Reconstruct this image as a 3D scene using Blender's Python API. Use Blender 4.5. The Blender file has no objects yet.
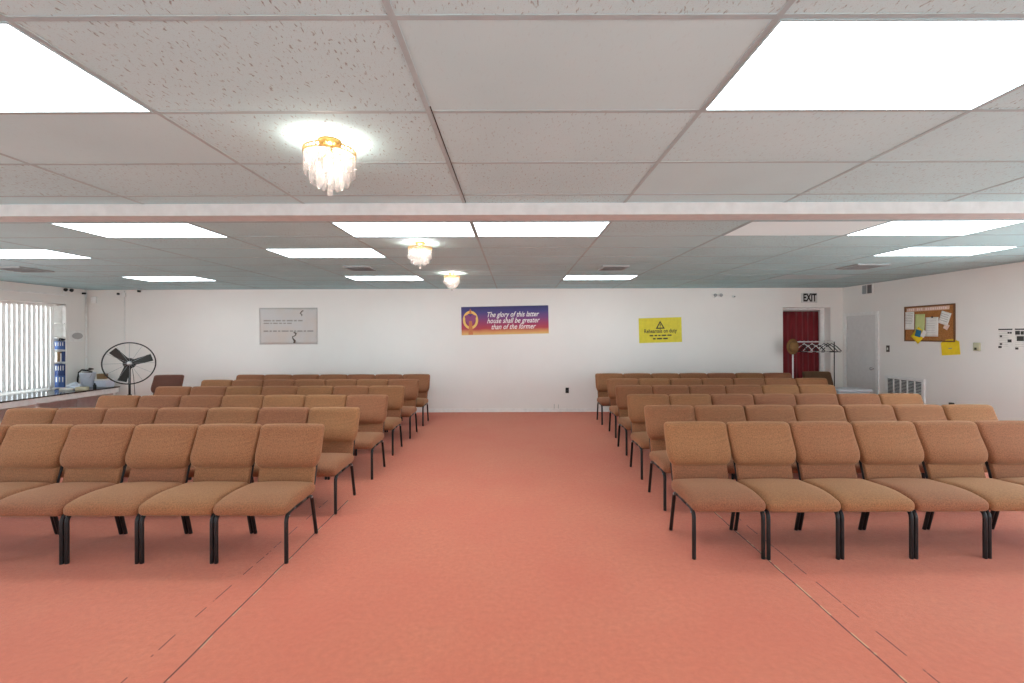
import bpy, bmesh, math, random
from mathutils import Vector, Matrix, Euler
random.seed(7)
PI = math.pi
SC = bpy.context.scene
COL = SC.collection

# ------------------------------------------------------------------ camera frame of the room (metres)
EYE = 1.667            # camera height
CEIL = 2.674           # ceiling height
BACK = 9.85            # far wall
LEFT, RIGHT, FRONT = -9.27, 7.10, -3.4
F = 455.0

# ------------------------------------------------------------------ materials
def lin(c):
    c = c / 255.0
    return c / 12.92 if c <= 0.04045 else ((c + 0.055) / 1.055) ** 2.4
def rgb(r, g, b):
    return (lin(r), lin(g), lin(b), 1.0)

class NT:
    def __init__(s, name):
        s.m = bpy.data.materials.new(name); s.m.use_nodes = True
        s.t = s.m.node_tree; s.n = s.t.nodes; s.l = s.t.links
        s.b = s.n['Principled BSDF']
    def node(s, kind, **kw):
        n = s.n.new(kind)
        for k, v in kw.items(): setattr(n, k, v)
        return n
    def link(s, a, b): s.l.new(a, b)
    def coord(s, scale=(1, 1, 1), out='Object', rot=(0, 0, 0)):
        tc = s.node('ShaderNodeTexCoord'); mp = s.node('ShaderNodeMapping')
        mp.inputs['Scale'].default_value = scale; mp.inputs['Rotation'].default_value = rot
        s.link(tc.outputs[out], mp.inputs['Vector']); return mp.outputs['Vector']
    def noise(s, vec, scale, detail=2.0, rough=0.5):
        n = s.node('ShaderNodeTexNoise'); n.inputs['Scale'].default_value = scale
        n.inputs['Detail'].default_value = detail; n.inputs['Roughness'].default_value = rough
        if vec is not None: s.link(vec, n.inputs['Vector'])
        return n.outputs['Fac']
    def ramp(s, fac, stops):
        r = s.node('ShaderNodeValToRGB'); e = r.color_ramp.elements
        while len(e) < len(stops): e.new(0.5)
        for i, (p, c) in enumerate(stops):
            e[i].position = p; e[i].color = c if len(c) == 4 else (*c, 1)
        s.link(fac, r.inputs['Fac']); return r.outputs['Color']
    def mix(s, fac, a, b, mode='MIX'):
        m = s.node('ShaderNodeMix', data_type='RGBA', blend_type=mode)
        for sock, v in ((0, fac), (6, a), (7, b)):
            if hasattr(v, 'is_linked'): s.link(v, m.inputs[sock])
            else: m.inputs[sock].default_value = v
        return m.outputs[2]
    def math(s, op, a, b=0.0, clamp=False):
        m = s.node('ShaderNodeMath', operation=op, use_clamp=clamp)
        for i, v in enumerate((a, b)):
            if hasattr(v, 'is_linked'): s.link(v, m.inputs[i])
            else: m.inputs[i].default_value = v
        return m.outputs[0]
    def bump(s, h, strength=0.2, dist=0.002):
        b = s.node('ShaderNodeBump'); b.inputs['Strength'].default_value = strength
        b.inputs['Distance'].default_value = dist
        s.link(h, b.inputs['Height']); s.link(b.outputs['Normal'], s.b.inputs['Normal'])

MATS = {}
def plain(name, c, rough=0.6, metal=0.0, var=0.06, scale=14.0, bump=0.0, **kw):
    """an evenly coloured material with a slight procedural mottling"""
    if name in MATS: return MATS[name]
    t = NT(name); v = t.coord()
    f = t.noise(v, scale, 3)
    c = c if len(c) == 4 else rgb(*c)
    lo = tuple(x * (1 - var) for x in c[:3]); hi = tuple(min(1, x * (1 + var)) for x in c[:3])
    t.link(t.ramp(f, [(0.3, lo), (0.7, hi)]), t.b.inputs['Base Color'])
    t.b.inputs['Roughness'].default_value = rough; t.b.inputs['Metallic'].default_value = metal
    for k, x in kw.items(): t.b.inputs[k].default_value = x
    if bump: t.bump(t.noise(v, scale * 12, 2), bump, 0.002)
    MATS[name] = t.m; return t.m

def emis(name, c, strength):
    t = NT(name)
    t.b.inputs['Base Color'].default_value = c; t.b.inputs['Emission Color'].default_value = c
    t.b.inputs['Emission Strength'].default_value = strength
    t.b.inputs['Roughness'].default_value = 0.5
    v = t.coord(); t.bump(t.noise(v, 300, 1), 0.05, 0.001)
    MATS[name] = t.m; return t.m

def wall_material():
    t = NT('wall_paint'); v = t.coord()
    f = t.noise(v, 0.7, 4, 0.6)
    t.link(t.ramp(f, [(0.3, rgb(236, 234, 230)), (0.7, rgb(241, 239, 235))]), t.b.inputs['Base Color'])
    t.b.inputs['Roughness'].default_value = 0.72
    t.bump(t.noise(v, 160, 3), 0.12, 0.001)
    return t.m

def ceiling_material():
    t = NT('ceiling_tile'); v = t.coord()
    # every tile has its own strength of fissuring
    sn = t.node('ShaderNodeVectorMath', operation='FLOOR')
    sc = t.node('ShaderNodeMapping'); sc.inputs['Scale'].default_value = (1 / 1.225, 1 / 0.6096, 1)
    sc.inputs['Location'].default_value = (0.315, -0.36, 0)
    t.link(v, sc.inputs['Vector']); t.link(sc.outputs[0], sn.inputs[0])
    sx_ = t.node('ShaderNodeSeparateXYZ'); t.link(sn.outputs[0], sx_.inputs[0])
    ph = t.math('ADD', t.math('ADD', t.math('MULTIPLY', sx_.outputs['X'], 3.910318), t.math('MULTIPLY', sx_.outputs['Y'], 2.149446)), 4.118382)
    tile_id = t.math('FRACT', t.math('MULTIPLY', t.math('SINE', ph), 23.760553))
    # worm-like fissures
    warp = t.node('ShaderNodeTexNoise'); warp.inputs['Scale'].default_value = 22; t.link(v, warp.inputs['Vector'])
    add = t.node('ShaderNodeVectorMath', operation='MULTIPLY_ADD')
    t.link(warp.outputs['Color'], add.inputs[0]); add.inputs[1].default_value = (0.03, 0.03, 0); t.link(v, add.inputs[2])
    mp = t.node('ShaderNodeMapping'); mp.inputs['Scale'].default_value = (1.0, 0.32, 1); mp.inputs['Rotation'].default_value = (0, 0, 0.5)
    t.link(add.outputs[0], mp.inputs['Vector'])
    f = t.noise(mp.outputs[0], 98, 1.5, 0.5)
    fis = t.ramp(f, [(0.30, (1, 1, 1)), (0.38, (0, 0, 0))])
    pin = t.ramp(t.noise(v, 260, 1), [(0.30, (1, 1, 1)), (0.36, (0, 0, 0))])
    s = t.ramp(tile_id, [(0.15, (0.06, 0.06, 0.06)), (0.9, (0.85, 0.85, 0.85))])
    fac = t.mix(1.0, t.mix(0.45, fis, pin, 'ADD'), s, 'MULTIPLY')
    tone = t.ramp(t.noise(v, 1.3, 3), [(0.3, rgb(178, 214, 220)), (0.7, rgb(186, 222, 228))])
    col = t.mix(fac, tone, rgb(118, 116, 112))
    t.link(col, t.b.inputs['Base Color']); t.b.inputs['Roughness'].default_value = 0.9
    inv = t.math('SUBTRACT', 1.0, fac)
    t.bump(inv, 0.5, 0.003)
    return t.m

def carpet_material():
    t = NT('red_carpet'); v = t.coord()
    fine = t.noise(v, 260, 3, 0.7)
    mid = t.noise(v, 28, 4, 0.65)
    big = t.noise(v, 0.9, 4, 0.6)
    c1 = t.ramp(fine, [(0.25, rgb(176, 95, 71)), (0.75, rgb(232, 137, 104))])
    c2 = t.mix(0.55, c1, t.ramp(mid, [(0.3, rgb(195, 107, 80)), (0.7, rgb(222, 127, 97))]))
    c3 = t.mix(t.ramp(big, [(0.35, (0, 0, 0)), (0.7, (0.5, 0.5, 0.5))]), c2, rgb(205, 96, 74))
    # light fluff and lint
    lint = t.ramp(t.noise(t.coord((1, 1.6, 1)), 33, 2), [(0.76, (0, 0, 0)), (0.80, (0.45, 0.45, 0.45))])
    col = t.mix(lint, c3, rgb(214, 160, 148))
    # open joints between the carpet widths
    sep = t.node('ShaderNodeSeparateXYZ'); t.link(v, sep.inputs[0])
    wob = t.noise(t.coord((0, 1.2, 0)), 2.0, 3)
    wb = t.math('MULTIPLY', t.math('SUBTRACT', wob, 0.5), 0.02)
    xx = t.math('ADD', sep.outputs['X'], wb)
    brk = t.noise(t.coord((0, 3.0, 0)), 2.1, 3)
    def seam(col, x0, w, dark, brokenness):
        d = t.math('ABSOLUTE', t.math('SUBTRACT', xx, x0))
        line = t.math('LESS_THAN', d, w)
        keep = t.math('GREATER_THAN', brk, brokenness)
        near = t.math('SUBTRACT', 1.0, t.math('GREATER_THAN', sep.outputs['Y'], 4.6))
        return t.mix(t.math('MULTIPLY', t.math('MULTIPLY', line, keep), near), col, dark)
    col = seam(col, -1.694, 0.0045, rgb(70, 34, 26), 0.2)
    col = seam(col, -1.686, 0.0035, rgb(206, 160, 126), 0.53)
    col = seam(col, -1.90, 0.0035, rgb(96, 40, 32), 0.50)
    col = seam(col, 1.864, 0.0045, rgb(66, 30, 24), 0.2)
    col = seam(col, 1.871, 0.004, rgb(220, 176, 132), 0.50)
    col = seam(col, 2.02, 0.0035, rgb(84, 34, 28), 0.46)
    t.link(col, t.b.inputs['Base Color']); t.b.inputs['Roughness'].default_value = 0.95
    t.b.inputs['Sheen Weight'].default_value = 0.15
    t.bump(t.math('ADD', fine, t.math('MULTIPLY', mid, 0.6)), 0.55, 0.006)
    return t.m

def fabric_material(name, dark, light, freq=180.0):
    t = NT(name); v = t.coord()
    sep = t.node('ShaderNodeSeparateXYZ'); t.link(v, sep.inputs[0])
    zz = t.math('ADD', sep.outputs['Z'], t.math('MULTIPLY', sep.outputs['Y'], -1.0))
    a = t.math('SINE', t.math('MULTIPLY', t.math('ADD', sep.outputs['X'], zz), freq))
    b = t.math('SINE', t.math('MULTIPLY', t.math('SUBTRACT', sep.outputs['X'], zz), freq))
    w = t.math('MULTIPLY', a, b)
    oi = t.node('ShaderNodeObjectInfo')
    wv = t.math('ADD', t.math('MULTIPLY', w, 0.04), t.math('MULTIPLY', t.noise(v, 130, 2), 1.0))
    col = t.ramp(wv, [(0.1, dark), (0.9, light)])
    hs = t.node('ShaderNodeHueSaturation'); t.link(col, hs.inputs['Color'])
    t.link(t.math('ADD', 0.495, t.math('MULTIPLY', oi.outputs['Random'], 0.014)), hs.inputs['Hue'])
    t.link(t.math('ADD', 0.92, t.math('MULTIPLY', oi.outputs['Random'], 0.16)), hs.inputs['Value'])
    t.link(hs.outputs[0], t.b.inputs['Base Color']); t.b.inputs['Roughness'].default_value = 0.85
    t.b.inputs['Sheen Weight'].default_value = 0.35; t.b.inputs['Sheen Roughness'].default_value = 0.45
    t.b.inputs['Sheen Tint'].default_value = rgb(235, 190, 150)
    t.bump(t.noise(v, 220, 2), 0.25, 0.001)
    return t.m

def cork_material():
    t = NT('cork'); v = t.coord()
    f = t.noise(v, 90, 4, 0.7)
    t.link(t.ramp(f, [(0.3, rgb(140, 88, 42)), (0.7, rgb(196, 136, 78))]), t.b.inputs['Base Color'])
    t.b.inputs['Roughness'].default_value = 0.9; t.bump(f, 0.3, 0.002); return t.m

def banner_material(h):
    """printed sunset: navy, violet, crimson, orange, yellow bands"""
    t = NT('banner_print'); v = t.coord()
    sep = t.node('ShaderNodeSeparateXYZ'); t.link(v, sep.inputs[0])
    z = t.math('ADD', t.math('DIVIDE', sep.outputs['Z'], h), 0.5)
    z2 = t.math('ADD', z, t.math('MULTIPLY', t.math('SUBTRACT', t.noise(t.coord((1.0, 1, 3)), 3, 3), 0.5), 0.12))
    c = t.ramp(z2, [(0.0, rgb(222, 184, 112)), (0.10, rgb(214, 146, 84)), (0.22, rgb(184, 50, 66)), (0.38, rgb(158, 42, 92)),
                    (0.58, rgb(116, 52, 120)), (0.80, rgb(62, 54, 128)), (1.0, rgb(40, 40, 100))])
    t.link(c, t.b.inputs['Base Color']); t.b.inputs['Roughness'].default_value = 0.45
    t.bump(t.noise(t.coord((1, 1, 0.3)), 6, 2), 0.2, 0.01); return t.m

def crystal_material():
    t = NT('crystal'); out = t.n['Material Output']
    t.b.inputs['Base Color'].default_value = (.22, .22, .22, 1); t.b.inputs['Roughness'].default_value = 0.08
    t.b.inputs['IOR'].default_value = 1.5
    tr = t.node('ShaderNodeBsdfTransparent'); tl = t.node('ShaderNodeBsdfTranslucent')
    tl.inputs['Color'].default_value = (1, 0.98, 0.95, 1)
    m1 = t.node('ShaderNodeMixShader'); m2 = t.node('ShaderNodeMixShader')
    f = t.noise(t.coord((1, 1, 0.2)), 160, 1)
    t.link(t.ramp(f, [(0.35, (0.04, 0.04, 0.04)), (0.65, (0.16, 0.16, 0.16))]), m1.inputs[0])
    t.link(tr.outputs[0], m1.inputs[1]); t.link(tl.outputs[0], m1.inputs[2])
    m2.inputs[0].default_value = 0.25
    t.link(m1.outputs[0], m2.inputs[1]); t.link(t.b.outputs[0], m2.inputs[2])
    t.link(m2.outputs[0], out.inputs['Surface']); return t.m

def slat_material():
    t = NT('blind_slat'); out = t.n['Material Output']
    f = t.noise(t.coord((60, 60, 1)), 3, 2)
    t.link(t.ramp(f, [(0.3, rgb(232, 231, 228)), (0.7, rgb(242, 241, 239))]), t.b.inputs['Base Color'])
    t.b.inputs['Roughness'].default_value = 0.6
    tl = t.node('ShaderNodeBsdfTranslucent'); tl.inputs['Color'].default_value = rgb(225, 224, 220)
    m = t.node('ShaderNodeMixShader'); m.inputs[0].default_value = 0.05
    t.link(t.b.outputs[0], m.inputs[1]); t.link(tl.outputs[0], m.inputs[2]); t.link(m.outputs[0], out.inputs['Surface'])
    return t.m

def curtain_material():
    t = NT('curtain_velvet'); v = t.coord()
    f = t.noise(t.coord((8, 8, 0.6)), 4, 3)
    t.link(t.ramp(f, [(0.3, rgb(108, 14, 24)), (0.7, rgb(138, 22, 34))]), t.b.inputs['Base Color'])
    t.b.inputs['Roughness'].default_value = 0.8; t.b.inputs['Sheen Weight'].default_value = 0.3
    t.bump(t.noise(v, 300, 2), 0.2, 0.001); return t.m

M_WALL = wall_material(); M_CEIL = ceiling_material(); M_CARPET = carpet_material()
M_FABRIC = fabric_material('chair_fabric', rgb(92, 52, 31), rgb(168, 110, 73))
M_FABRIC_SHADED_RED = fabric_material('chair_fabric_shaded_red', rgb(70, 38, 30), rgb(112, 68, 54))  # chair fabric with the shade near the far wall put into its colour
M_FABRIC_SHADED = fabric_material('chair_fabric_shaded', rgb(64, 40, 24), rgb(98, 66, 42))  # same fabric, darkened to paint in the shade before the doorway
M_FRAME = plain('chair_black_steel', (28, 27, 28), 0.38, 0.3)
M_STEEL = plain('steel', (176, 178, 180), 0.3, 0.9)
M_GRID = plain('grid_white', (158, 182, 187), 0.6)
M_BEAM = plain('beam_paint', (196, 200, 200), 0.6, bump=0.05)
M_TRIM = plain('trim_white', (238, 238, 236), 0.45)
M_PANEL = emis('lit_diffuser', (0.86, 1.0, 1.04, 1), 9.6)
M_PANEL_DIM = emis('dim_diffuser', (0.52, 0.57, 0.57, 1), 0.5)
M_PANEL_OFF = plain('unlit_diffuser', (188, 214, 220), 0.4)
M_GOLD = plain('polished_brass', (226, 186, 112), 0.3, 1.0)
M_CRYSTAL = crystal_material()
M_BULB = emis('bulb_glow', (1.0, 0.92, 0.78, 1), 9.0)
M_DARK = plain('dark_opening', (40, 40, 41), 0.8)
M_BLACK = plain('black_plastic', (22, 22, 23), 0.42)
M_FANBLADE = plain('fan_blade_charcoal', (40, 39, 36), 0.5)
M_WHITE = plain('white_plastic', (236, 236, 234), 0.4)
M_GREYV = plain('vent_grey', (158, 166, 168), 0.5)
M_DOOR = plain('door_grey', (222, 222, 221), 0.5, var=0.03)
M_PAPER = plain('white_paper', (240, 239, 234), 0.8)
M_INK = plain('print_black', (26, 24, 22), 0.6)
M_GINK = plain('print_grey', (156, 150, 144), 0.6)
M_TAN = plain('print_tan', (206, 186, 170), 0.6)
M_YSIGN = plain('sign_yellow', (226, 210, 40), 0.5)
M_LAM = plain('counter_laminate', (58, 50, 44), 0.16)
M_SLAT = slat_material(); M_CURT = curtain_material(); M_CORK = cork_material()

# ------------------------------------------------------------------ mesh helpers
class MB:
    def __init__(s): s.v, s.f, s.mi, s.sm = [], [], [], []
    def add(s, vs, fs, mi=0, smooth=False):
        o = len(s.v); s.v += [tuple(v) for v in vs]
        for f in fs: s.f.append(tuple(i + o for i in f)); s.mi.append(mi); s.sm.append(smooth)
        return s
    def box(s, x0, x1, y0, y1, z0, z1, mi=0):
        return s.add([(x0, y0, z0), (x1, y0, z0), (x1, y1, z0), (x0, y1, z0), (x0, y0, z1), (x1, y0, z1), (x1, y1, z1), (x0, y1, z1)],
                     [(0, 3, 2, 1), (4, 5, 6, 7), (0, 1, 5, 4), (1, 2, 6, 5), (2, 3, 7, 6), (3, 0, 4, 7)], mi)
    def tube(s, pts, r, n=8, mi=0, closed=False, sx=1.0):
        pts = [Vector(p) for p in pts]; k = len(pts)
        rr = r if isinstance(r, (list, tuple)) else [r] * k
        def tan(i):
            a = pts[(i - 1) % k] if (closed or i > 0) else pts[i]
            b = pts[(i + 1) % k] if (closed or i < k - 1) else pts[i]
            return (b - a).normalized()
        t0 = tan(0); up = Vector((0, 0, 1)) if abs(t0.z) < 0.9 else Vector((0, 1, 0))
        nrm = (up - t0 * up.dot(t0)).normalized()
        vs = []
        for i in range(k):
            t = tan(i); nrm = (nrm - t * nrm.dot(t)).normalized(); bi = t.cross(nrm)
            for j in range(n):
                a = 2 * PI * j / n
                vs.append(pts[i] + (nrm * math.cos(a) + bi * math.sin(a) * sx) * rr[i])
        fs = []
        for i in range(k if closed else k - 1):
            i2 = (i + 1) % k
            for j in range(n):
                j2 = (j + 1) % n
                fs.append((i * n + j, i * n + j2, i2 * n + j2, i2 * n + j))
        s.add(vs, fs, mi, True)
        if not closed:
            o = len(s.v) - k * n
            s.f.append(tuple(o + j for j in reversed(range(n)))); s.mi.append(mi); s.sm.append(False)
            s.f.append(tuple(o + (k - 1) * n + j for j in range(n))); s.mi.append(mi); s.sm.append(False)
        return s
    def lathe(s, prof, c=(0, 0, 0), n=24, mi=0, smooth=True):
        """profile [(r, z)] turned round the vertical axis through c"""
        vs, fs = [], []; k = len(prof)
        for r, z in prof:
            for j in range(n):
                a = 2 * PI * j / n
                vs.append((c[0] + r * math.cos(a), c[1] + r * math.sin(a), c[2] + z))
        for i in range(k - 1):
            for j in range(n):
                j2 = (j + 1) % n
                fs.append((i * n + j, i * n + j2, (i + 1) * n + j2, (i + 1) * n + j))
        fs.append(tuple(reversed(range(n)))); fs.append(tuple((k - 1) * n + j for j in range(n)))
        return s.add(vs, fs, mi, smooth)
    def prism(s, poly, y0, y1, mi=0):
        """outline [(x, z)] in the wall plane given thickness along y"""
        k = len(poly)
        vs = [(x, y0, z) for x, z in poly] + [(x, y1, z) for x, z in poly]
        fs = [tuple(range(k)), tuple(reversed(range(k, 2 * k)))]
        fs += [(i, i + k, (i + 1) % k + k, (i + 1) % k) for i in range(k)]
        return s.add(vs, fs, mi)
    def rbox(s, hx, hy, hz, r, deform=None, n=6, mi=0):
        """box with rounded edges, denser towards the edges, then bent by deform(x, y, z)"""
        def line(h):
            inner = h - r
            a = [-h, -h + r * 0.25, -h + r * 0.55]
            m = [-inner + 2 * inner * i / n for i in range(n + 1)]
            return a + m + [-q for q in reversed(a)]
        L = (line(hx), line(hy), line(hz)); H = (hx, hy, hz); idx = {}; vs = []; fs = []
        def P(p):
            k = tuple(round(q, 6) for q in p)
            if k in idx: return idx[k]
            q = [max(-(H[i] - r), min(H[i] - r, p[i])) for i in range(3)]
            d = Vector([p[i] - q[i] for i in range(3)])
            o = Vector(q) + d.normalized() * r
            idx[k] = len(vs); vs.append(deform(*o) if deform else tuple(o)); return idx[k]
        for ax in range(3):
            u, w = (ax + 1) % 3, (ax + 2) % 3
            for sg in (-1, 1):
                for i in range(len(L[u]) - 1):
                    for j in range(len(L[w]) - 1):
                        q = []
                        for a, b in ((i, j), (i + 1, j), (i + 1, j + 1), (i, j + 1)):
                            p = [0, 0, 0]; p[ax] = sg * H[ax]; p[u] = L[u][a]; p[w] = L[w][b]; q.append(P(p))
                        fs.append(tuple(q) if sg > 0 else tuple(reversed(q)))
        return s.add(vs, fs, mi, True)
    def xform(s, mat):
        s.v = [tuple(mat @ Vector(v)) for v in s.v]; return s
    def mesh(s, name, mats):
        me = bpy.data.meshes.new(name); me.from_pydata(s.v, [], s.f)
        for m in (mats if isinstance(mats, (list, tuple)) else [mats]): me.materials.append(m)
        me.polygons.foreach_set('material_index', s.mi); me.polygons.foreach_set('use_smooth', s.sm)
        me.update(); return me
    def build(s, name, mats, parent=None, loc=None, rot=None):
        o = bpy.data.objects.new(name, s.mesh(name, mats)); COL.objects.link(o)
        if parent is not None: o.parent = parent
        if loc: o.location = loc
        if rot: o.rotation_euler = rot
        return o

def tag(o, label, cat, group=None):
    o['label'] = label; o['category'] = cat
    if group: o['group'] = group
    return o
def thing(name, label, cat, loc=(0, 0, 0), rz=0.0, group=None, rot=None):
    o = bpy.data.objects.new(name, None); COL.objects.link(o); o.location = loc
    o.rotation_euler = rot if rot else (0, 0, rz); o.empty_display_size = 0.1
    return tag(o, label, cat, group)
def struct(o):
    o['kind'] = 'structure'; return o
def kids(o): return [c for c in list(COL.objects) if c.parent is o]
def copy_tree(o, cache, loc, rz, label, group=None):
    r = o.copy(); COL.objects.link(r); r.location = loc; r.rotation_euler = (0, 0, rz); r['label'] = label
    if group: r['group'] = group
    for ch, subs in cache:
        c = ch.copy(); COL.objects.link(c); c.parent = r
        for g in subs:
            d = g.copy(); COL.objects.link(d); d.parent = c
    return r
def cache_of(o): return [(c, kids(c)) for c in kids(o)]

def text_mb(body, size, shear=0.0, offset=0.0, align='CENTER', sx=1.0, depth=0.001):
    """lettering as mesh in the x-z plane, facing -y"""
    cu = bpy.data.curves.new('lettering', 'FONT'); cu.body = body; cu.size = size; cu.shear = shear; cu.offset = offset
    cu.align_x = align; cu.align_y = 'CENTER'; cu.resolution_u = 3
    ob = bpy.data.objects.new('lettering', cu); COL.objects.link(ob)
    bpy.context.view_layer.update()
    me = bpy.data.meshes.new_from_object(ob.evaluated_get(bpy.context.evaluated_depsgraph_get()))
    b = MB(); b.add([(v.co.x * sx, -depth, v.co.y) for v in me.vertices], [tuple(p.vertices) for p in me.polygons])
    bpy.data.objects.remove(ob); bpy.data.curves.remove(cu); bpy.data.meshes.remove(me)
    return b

# ================================================================== the room
T = 0.12
struct(MB().box(LEFT - 0.6, RIGHT + 0.3, FRONT - 0.2, BACK + 0.8, -0.1, 0).build('floor', M_CARPET))
struct(MB().box(LEFT - 0.6, RIGHT + 0.3, FRONT - 0.2, BACK + 0.8, CEIL, CEIL + 0.1).build('ceiling', M_CEIL))
# far wall with the doorway recess
OX0, OX1, OZ = 5.80, 6.83, 2.25
b = MB()
b.box(LEFT - 0.4, OX0, BACK, BACK + T, 0, CEIL); b.box(OX1, RIGHT + T, BACK, BACK + T, 0, CEIL); b.box(OX0, OX1, BACK, BACK + T, OZ, CEIL)
b.box(OX0 - 0.1, OX0, BACK + T, BACK + 0.6, 0, CEIL); b.box(OX1, OX1 + 0.1, BACK + T, BACK + 0.6, 0, CEIL)
b.box(OX0, OX1, BACK + T, BACK + 0.6, OZ, OZ + 0.1); b.box(OX0 - 0.1, OX1 + 0.1, BACK + 0.5, BACK + 0.6, 0, CEIL)
struct(b.build('wall_back', M_WALL))
SY0, SY1, SZ0, SZ1 = -3.1, 5.0, 0.15, 2.50
b = MB(); b.box(RIGHT, RIGHT + T, SY1, BACK, 0, CEIL).box(RIGHT, RIGHT + T, FRONT, SY0, 0, CEIL)
b.box(RIGHT, RIGHT + T, SY0, SY1, 0, SZ0).box(RIGHT, RIGHT + T, SY0, SY1, SZ1, CEIL)
struct(b.build('wall_right', M_WALL))
GZ0, GZ1, GXA, GXB = 0.15, 1.95, -2.8, 2.8
b = MB(); b.box(LEFT - 0.4, RIGHT + T, FRONT - T, FRONT, 0, GZ0).box(LEFT - 0.4, RIGHT + T, FRONT - T, FRONT, GZ1, CEIL)
b.box(LEFT - 0.4, GXA, FRONT - T, FRONT, GZ0, GZ1).box(GXB, RIGHT + T, FRONT - T, FRONT, GZ0, GZ1)
struct(b.build('wall_front', M_WALL))
WX = -9.51; WY0, WY1 = 5.2, 9.56; WZ0, WZ1 = 0.60, 2.33
b = MB()
b.box(LEFT - 0.4, LEFT, FRONT, SY0, 0, CEIL); b.box(LEFT - 0.4, LEFT, SY1, WY0, 0, CEIL); b.box(LEFT - 0.4, LEFT, SY0, SY1, 0, SZ0); b.box(LEFT - 0.4, LEFT, SY0, SY1, SZ1, CEIL); b.box(LEFT - 0.4, LEFT, WY1, BACK, 0, CEIL)
b.box(LEFT - 0.4, LEFT, WY0, WY1, WZ1, CEIL); b.box(LEFT - 0.4, WX, WY0, WY1, 0, WZ0)
b.box(LEFT - 0.4, WX, WY1 - 0.20, WY1, WZ0, WZ1); b.box(LEFT - .02, LEFT, 9.40, WY1, 0, WZ1)
struct(b.build('wall_left', M_WALL))
# header band over the bay and trims
struct(MB().box(LEFT, LEFT + 0.03, WY0 - 0.4, BACK - 0.45, 2.50, 2.53).build('trim_1', M_TRIM))
struct(MB().box(LEFT, 5.78, BACK - 0.014, BACK, 0, 0.075).build('baseboard_back', M_TRIM))
struct(MB().box(RIGHT - 0.014, RIGHT, FRONT, 8.86, 0, 0.075).build('baseboard_right', M_TRIM))
# ceiling beam
struct(MB().box(LEFT, RIGHT, 3.47, 3.65, CEIL - 0.09, CEIL).build('beam', M_BEAM))
# suspended grid: runners along the room and cross tees
FX = [-0.385 + 1.222 * k for k in range(-8, 7)]
RX = [-7.95, -6.68, -5.41, -4.14, -2.90, -1.64, -0.385, 0.86, 2.10, 3.35, 4.58, 5.84, 6.99]
FY = [1.44 + 0.6096 * k for k in range(-8, 4)]
RY = [4.03 + 0.6096 * k for k in range(0, 10)]
g = MB(); w, d = 0.011, 0.0025
for x in FX:
    if LEFT < x < RIGHT: g.box(x - w, x + w, FRONT, 3.47, CEIL - d, CEIL)
for x in RX: g.box(x - w, x + w, 3.65, BACK, CEIL - d, CEIL)
for y in FY: g.box(LEFT, RIGHT, y - w, y + w, CEIL - d * .8, CEIL)
for y in RY: g.box(LEFT, RIGHT, y - w, y + w, CEIL - d * .8, CEIL)
for x0, x1, y0, y1 in ((LEFT, LEFT + .022, FRONT, BACK), (RIGHT - .022, RIGHT, FRONT, BACK), (LEFT, RIGHT, BACK - .022, BACK)):
    g.box(x0, x1, y0, y1, CEIL - d * 1.3, CEIL)
struct(g.build('trim_2', M_GRID))
# two long dark gaps beside runners
struct(MB().box(FX[8] + .013, FX[8] + .017, 2.0, 3.46, CEIL - .003, CEIL).build('trim_3', M_DARK))
# doorway: inner frame and header behind the opening
b = MB(); b.box(OX0, OX0 + .05, BACK + .20, BACK + .25, 0, OZ); b.box(OX1 - .085, OX1, BACK + .20, BACK + .25, 0, OZ)
b.box(OX0 + .05, OX1 - .085, BACK + .20, BACK + .25, 2.20, OZ)
struct(b.build('trim_4', M_TRIM))

# side door in the right wall
b = MB(); X = RIGHT
b.box(X - .02, X, 8.875, 8.94, 0, 2.11); b.box(X - .02, X, 9.73, 9.795, 0, 2.11); b.box(X - .02, X, 8.94, 9.73, 2.05, 2.11)
struct(b.build('trim_5', M_TRIM))
door = struct(MB().box(X - .008, X, 8.945, 9.725, 0.01, 2.045).build('door_1', M_DOOR))
MB().lathe([(.012, 0), (.012, .03), (.03, .04), (.032, .06), (.02, .075), (.004, .08)], n=16).xform(
    Matrix.Translation((X - .008, 9.00, 0.98)) @ Matrix.Rotation(-PI / 2, 4, 'Y')).build('door_handle', M_STEEL, door)

# window in the bay on the left, with frame and glass
b = MB()
YA, YB = WY0 + .05, WY1 - 0.20
for y0, y1, z0, z1 in ((YA, YA + .06, WZ0, WZ1), (YB - .06, YB, WZ0, WZ1), (YA, YB, WZ0, WZ0 + .06), (YA, YB, WZ1 - .06, WZ1), ((YA + YB) / 2 - .03, (YA + YB) / 2 + .03, WZ0, WZ1)):
    b.box(WX - .06, WX - .01, y0, y1, z0, z1)
win = struct(b.build('window_1', M_TRIM))
tg = NT('window_glass'); o_ = tg.n['Material Output']; tg.b.inputs['Roughness'].default_value = 0.03
tt = tg.node('ShaderNodeBsdfTransparent'); tt.inputs['Color'].default_value = (.97, .98, .98, 1)
mx = tg.node('ShaderNodeMixShader'); mx.inputs[0].default_value = .06
tg.link(tt.outputs[0], mx.inputs[1]); tg.link(tg.b.outputs[0], mx.inputs[2]); tg.link(mx.outputs[0], o_.inputs['Surface'])
tg.bump(tg.noise(tg.coord(), 3, 1), .02, .001)
MB().box(WX - .04, WX - .036, YA + .06, YB - .06, WZ0 + .06, WZ1 - .06).build('pane', tg.m, win)
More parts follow.
